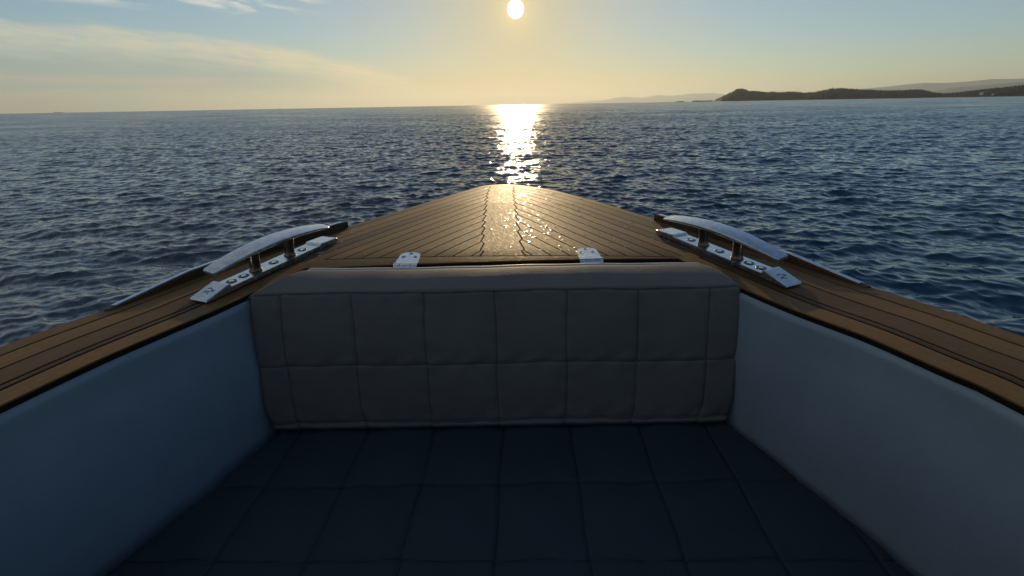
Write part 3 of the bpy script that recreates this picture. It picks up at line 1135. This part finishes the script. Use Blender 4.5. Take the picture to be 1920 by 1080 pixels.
# ------------------------------------------------------------------ land
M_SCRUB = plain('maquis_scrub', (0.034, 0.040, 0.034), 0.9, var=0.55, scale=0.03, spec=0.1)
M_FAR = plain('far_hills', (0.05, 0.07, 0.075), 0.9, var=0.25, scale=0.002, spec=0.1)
M_ROCK = plain('shore_rock', (0.16, 0.14, 0.12), 0.9, var=0.3, scale=0.05, spec=0.1)
M_WHITEWASH = plain('whitewash', (0.80, 0.78, 0.74), 0.8, var=0.04)
M_ROOF = plain('terracotta', (0.30, 0.13, 0.08), 0.85, var=0.2)
M_WINDOW = plain('dark_window', (0.03, 0.035, 0.04), 0.2)


def fbm(x, y, seed, octaves=5, base=1.0):
    r = np.random.default_rng(seed)
    out = np.zeros_like(x)
    amp = 1.0
    f = base
    for _ in range(octaves):
        for _k in range(4):
            th = r.uniform(0, 6.28)
            out += amp * np.sin(f * (math.cos(th) * x + math.sin(th) * y) + r.uniform(0, 6.28)) / 3
        amp *= 0.55
        f *= 2.1
    return out


def ridge(name, dist, depth, profile, mat, na, nd, rough, seed, tree=0.0):
    """land whose crest follows (bearing deg, elevation deg) pairs at the given distance"""
    pa = np.array(profile, float)
    a = np.linspace(pa[0, 0], pa[-1, 0], na)
    hgt = np.tan(np.radians(np.interp(a, pa[:, 0], pa[:, 1]))) * dist
    sd = np.linspace(-1, 1, nd)
    A = np.radians(a)[None, :]
    taper = np.clip(np.minimum(a - a[0], a[-1] - a) / 0.8, 0.05, 1)[None, :]
    Dm = dist + sd[:, None] * depth * taper
    X = Dm * np.sin(A)
    Y = Dm * np.cos(A)
    cross = np.clip(1 - np.abs(sd), 0, 1)[:, None] ** 0.62
    Z = hgt[None, :] * cross
    n = fbm(X, Y, seed, 5, 2 * math.pi / (depth * 1.6))
    Z = Z * (1 + rough * n * (0.35 + 0.65 * (1 - cross)))
    if tree:
        r = np.random.default_rng(seed + 1)
        Z += tree * r.random(Z.shape) ** 2 * np.clip(Z / 8, 0, 1)
    Z = np.maximum(Z, 0.0) * (cross > 0) + SEA_Z - 0.8 + 1.2 * cross
    V = np.stack([X, Y, Z], -1).reshape(-1, 3)
    o = link_mesh(name, V, list(grid_faces(nd, na)), mat, None, True)
    tag(o, kind='structure')
    return o


def bearing(a, d):
    return d * math.sin(rad(a)), d * math.cos(rad(a))


HD = 2500.0
ridge('headland', HD, 230, [(21.9, 0.02), (22.3, 0.18), (22.9, 0.45), (23.4, 0.72), (23.8, 0.92), (24.05, 1.12), (24.5, 1.18), (24.9, 1.10), (25.3, 0.92), (26.0, 0.86),
                           (26.9, 0.72), (27.6, 0.74), (28.2, 0.68), (29.0, 0.72), (29.6, 0.70), (30.3, 0.56), (31.3, 0.60), (32.0, 0.78), (32.7, 0.95), (33.6, 0.93), (34.6, 0.80),
                           (35.8, 0.72), (37.0, 0.62), (38.2, 0.58), (39.3, 0.60), (40.0, 0.46), (40.6, 0.28), (41.4, 0.22), (42.2, 0.30), (43.0, 0.42), (43.8, 0.52), (44.6, 0.62), (46.0, 0.78),
                           (48.5, 0.9), (52, 1.0), (57, 0.6), (60, 0.05)], M_SCRUB, 1100, 36, 0.10, 5, 8.0)
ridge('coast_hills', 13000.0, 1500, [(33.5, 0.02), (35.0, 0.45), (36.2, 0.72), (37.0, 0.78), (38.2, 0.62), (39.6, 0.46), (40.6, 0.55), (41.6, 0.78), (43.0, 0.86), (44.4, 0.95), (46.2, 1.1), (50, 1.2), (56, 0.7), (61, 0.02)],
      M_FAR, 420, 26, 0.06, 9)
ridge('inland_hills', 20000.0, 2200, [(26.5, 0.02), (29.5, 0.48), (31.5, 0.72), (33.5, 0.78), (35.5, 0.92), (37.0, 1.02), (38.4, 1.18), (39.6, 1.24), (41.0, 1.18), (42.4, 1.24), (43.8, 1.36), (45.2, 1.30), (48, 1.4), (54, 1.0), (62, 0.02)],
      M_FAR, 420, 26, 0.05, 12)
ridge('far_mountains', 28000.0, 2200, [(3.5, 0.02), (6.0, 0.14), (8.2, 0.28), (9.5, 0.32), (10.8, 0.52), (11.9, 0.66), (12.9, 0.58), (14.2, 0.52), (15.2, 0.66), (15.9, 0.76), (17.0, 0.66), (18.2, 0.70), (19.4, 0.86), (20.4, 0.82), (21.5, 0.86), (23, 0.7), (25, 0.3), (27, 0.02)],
      M_FAR, 420, 26, 0.05, 15)

# skerries off the headland
sk_lab = ['low dark skerry farthest out from the headland tip', 'middle dark skerry between the headland tip and the outer rock', 'dark skerry closest to the headland tip']
for i, (a, wd, hh) in enumerate(((18.4, 22, 4.2), (20.2, 26, 5.4), (21.3, 24, 5.0))):
    x, y = bearing(a, HD)
    bm = bmesh.new()
    bmesh.ops.create_icosphere(bm, subdivisions=3, radius=1.0)
    for v in bm.verts:
        n = 1 + 0.25 * math.sin(v.co.x * 5 + i) * math.cos(v.co.y * 4 + i * 2) + 0.12 * math.sin(v.co.z * 9 + v.co.x * 11)
        v.co = Vector((v.co.x * wd * n, v.co.y * wd * 0.6 * n, max(-0.3, v.co.z) * hh * n))
    o = bm_obj('skerry', bm, M_ROCK, None, False)
    o.location = (x, y, SEA_Z)
    o.rotation_euler = (0, 0, rad(-a))
    tag(o, sk_lab[i], 'rock', 'skerries off the headland')


def house(name, a, d, zb, w_, dpt, hgt, label):
    x, y = bearing(a, d)
    h = empty(name, (x, y, zb), rad(-a))
    bm = bmesh.new()
    bmesh.ops.create_cube(bm, size=1.0, matrix=Matrix.Translation((0, 0, hgt / 2)) @ Matrix.Diagonal((w_, dpt, hgt, 1)))
    bm_obj('wall', bm, M_WHITEWASH, h)
    bm = bmesh.new()
    o_ = 0.5
    z0 = hgt + 0.01
    vs = [bm.verts.new(p) for p in ((-w_ / 2 - o_, -dpt / 2 - o_, z0), (w_ / 2 + o_, -dpt / 2 - o_, z0), (w_ / 2 + o_, dpt / 2 + o_, z0), (-w_ / 2 - o_, dpt / 2 + o_, z0),
                                    (-w_ / 2 - o_, 0, z0 + dpt * 0.22), (w_ / 2 + o_, 0, z0 + dpt * 0.22))]
    for f in ((0, 1, 5, 4), (2, 3, 4, 5), (0, 4, 3), (1, 2, 5), (3, 2, 1, 0)):
        bm.faces.new([vs[i] for i in f])
    bm_obj('roof', bm, M_ROOF, h)
    for k in range(3):
        bm = bmesh.new()
        bmesh.ops.create_cube(bm, size=1.0, matrix=Matrix.Translation(((k - 1) * w_ * 0.3, -dpt / 2 - 0.03, hgt * 0.5)) @ Matrix.Diagonal((w_ * 0.1, 0.1, hgt * 0.34, 1)))
        bm_obj('window', bm, M_WINDOW, h)
    tag(h, label, 'house', 'houses on the headland shore')


house('seaside_house', 43.55, 2268, 5.0, 10, 8, 8, 'bright white house standing near the water on the dark headland')
house('seaside_house', 44.25, 2272, 4.0, 6, 5, 4, 'smaller greyish house to the right of the bright white house on the shore')

# watch tower on the headland's summit
x, y = bearing(24.55, HD)
bm = bmesh.new()
prof = [(3.2, 0), (2.7, 6), (3.0, 6.4), (3.0, 7.5), (2.4, 7.5), (2.4, 7)]
tw = loft('watch_tower', [[(r * math.cos(t), r * math.sin(t), z) for t in np.linspace(0, 2 * math.pi, 16, endpoint=False)] for r, z in prof], M_ROCK, None, smooth=False)
bm.free()
tw.location = (x, y, 47.5)
tag(tw, 'tiny round tower standing on the summit of the dark headland', 'tower')

# ships hull-down on the left of the horizon
M_SHIP = plain('ship_paint', (0.10, 0.10, 0.11), 0.6)


def ship(a, d, length, label):
    x, y = bearing(a, d)
    s = empty('cargo_ship', (x, y, SEA_Z), rad(-a) + 0.15)
    L = length
    rings = []
    for t in np.linspace(-1, 1, 15):
        hw = 0.075 * L * (1 - max(0, t - 0.45) ** 2 / 0.31)
        hw = max(0.4, hw)
        top = 0.055 * L * (1 + 0.35 * max(0, t - 0.6))
        rings.append([(t * L / 2, -hw, top), (t * L / 2, hw, top), (t * L / 2, hw * 0.8, -1), (t * L / 2, -hw * 0.8, -1)])
    loft('hull', rings, M_SHIP, s, smooth=False)
    bm = bmesh.new()
    for cx, w_, h0, h1 in ((-0.36, 0.10, 0.055, 0.14), (-0.37, 0.06, 0.141, 0.17), (-0.39, 0.025, 0.171, 0.20)):
        bmesh.ops.create_cube(bm, size=1.0, matrix=Matrix.Translation((cx * L, 0, (h0 + h1) / 2 * L)) @ Matrix.Diagonal((w_ * L, 0.11 * L, (h1 - h0) * L, 1)))
    bm_obj('superstructure', bm, M_SHIP, s)
    tag(s, label, 'ship', 'ships on the horizon')


ship(-46.0, 7000, 65, 'faint low ship on the horizon at the far left edge of the sea')
ship(-28.2, 9000, 42, 'tiny dark speck of a ship on the horizon left of the sun')

# ------------------------------------------------------------------ air between the boat and the far hills
bm = bmesh.new()
bmesh.ops.create_cube(bm, size=1.0, matrix=Matrix.Translation((0, 0, 300.0 + SEA_Z - 2.5)) @ Matrix.Diagonal((62000, 62000, 600.0, 1)))
hz = bpy.data.materials.new('sea_haze')
hz.use_nodes = True
gz = NT(hz.node_tree)
zo = gz.n('ShaderNodeOutputMaterial')
pv = gz.n('ShaderNodeVolumePrincipled')
pv.inputs['Color'].default_value = (0.66, 0.76, 0.80, 1)
pv.inputs['Density'].default_value = 5.0e-5
pv.inputs['Anisotropy'].default_value = 0.45
gz.t.links.new(pv.outputs[0], zo.inputs['Volume'])
ho = bm_obj('haze', bm, hz)
tag(ho, kind='stuff')
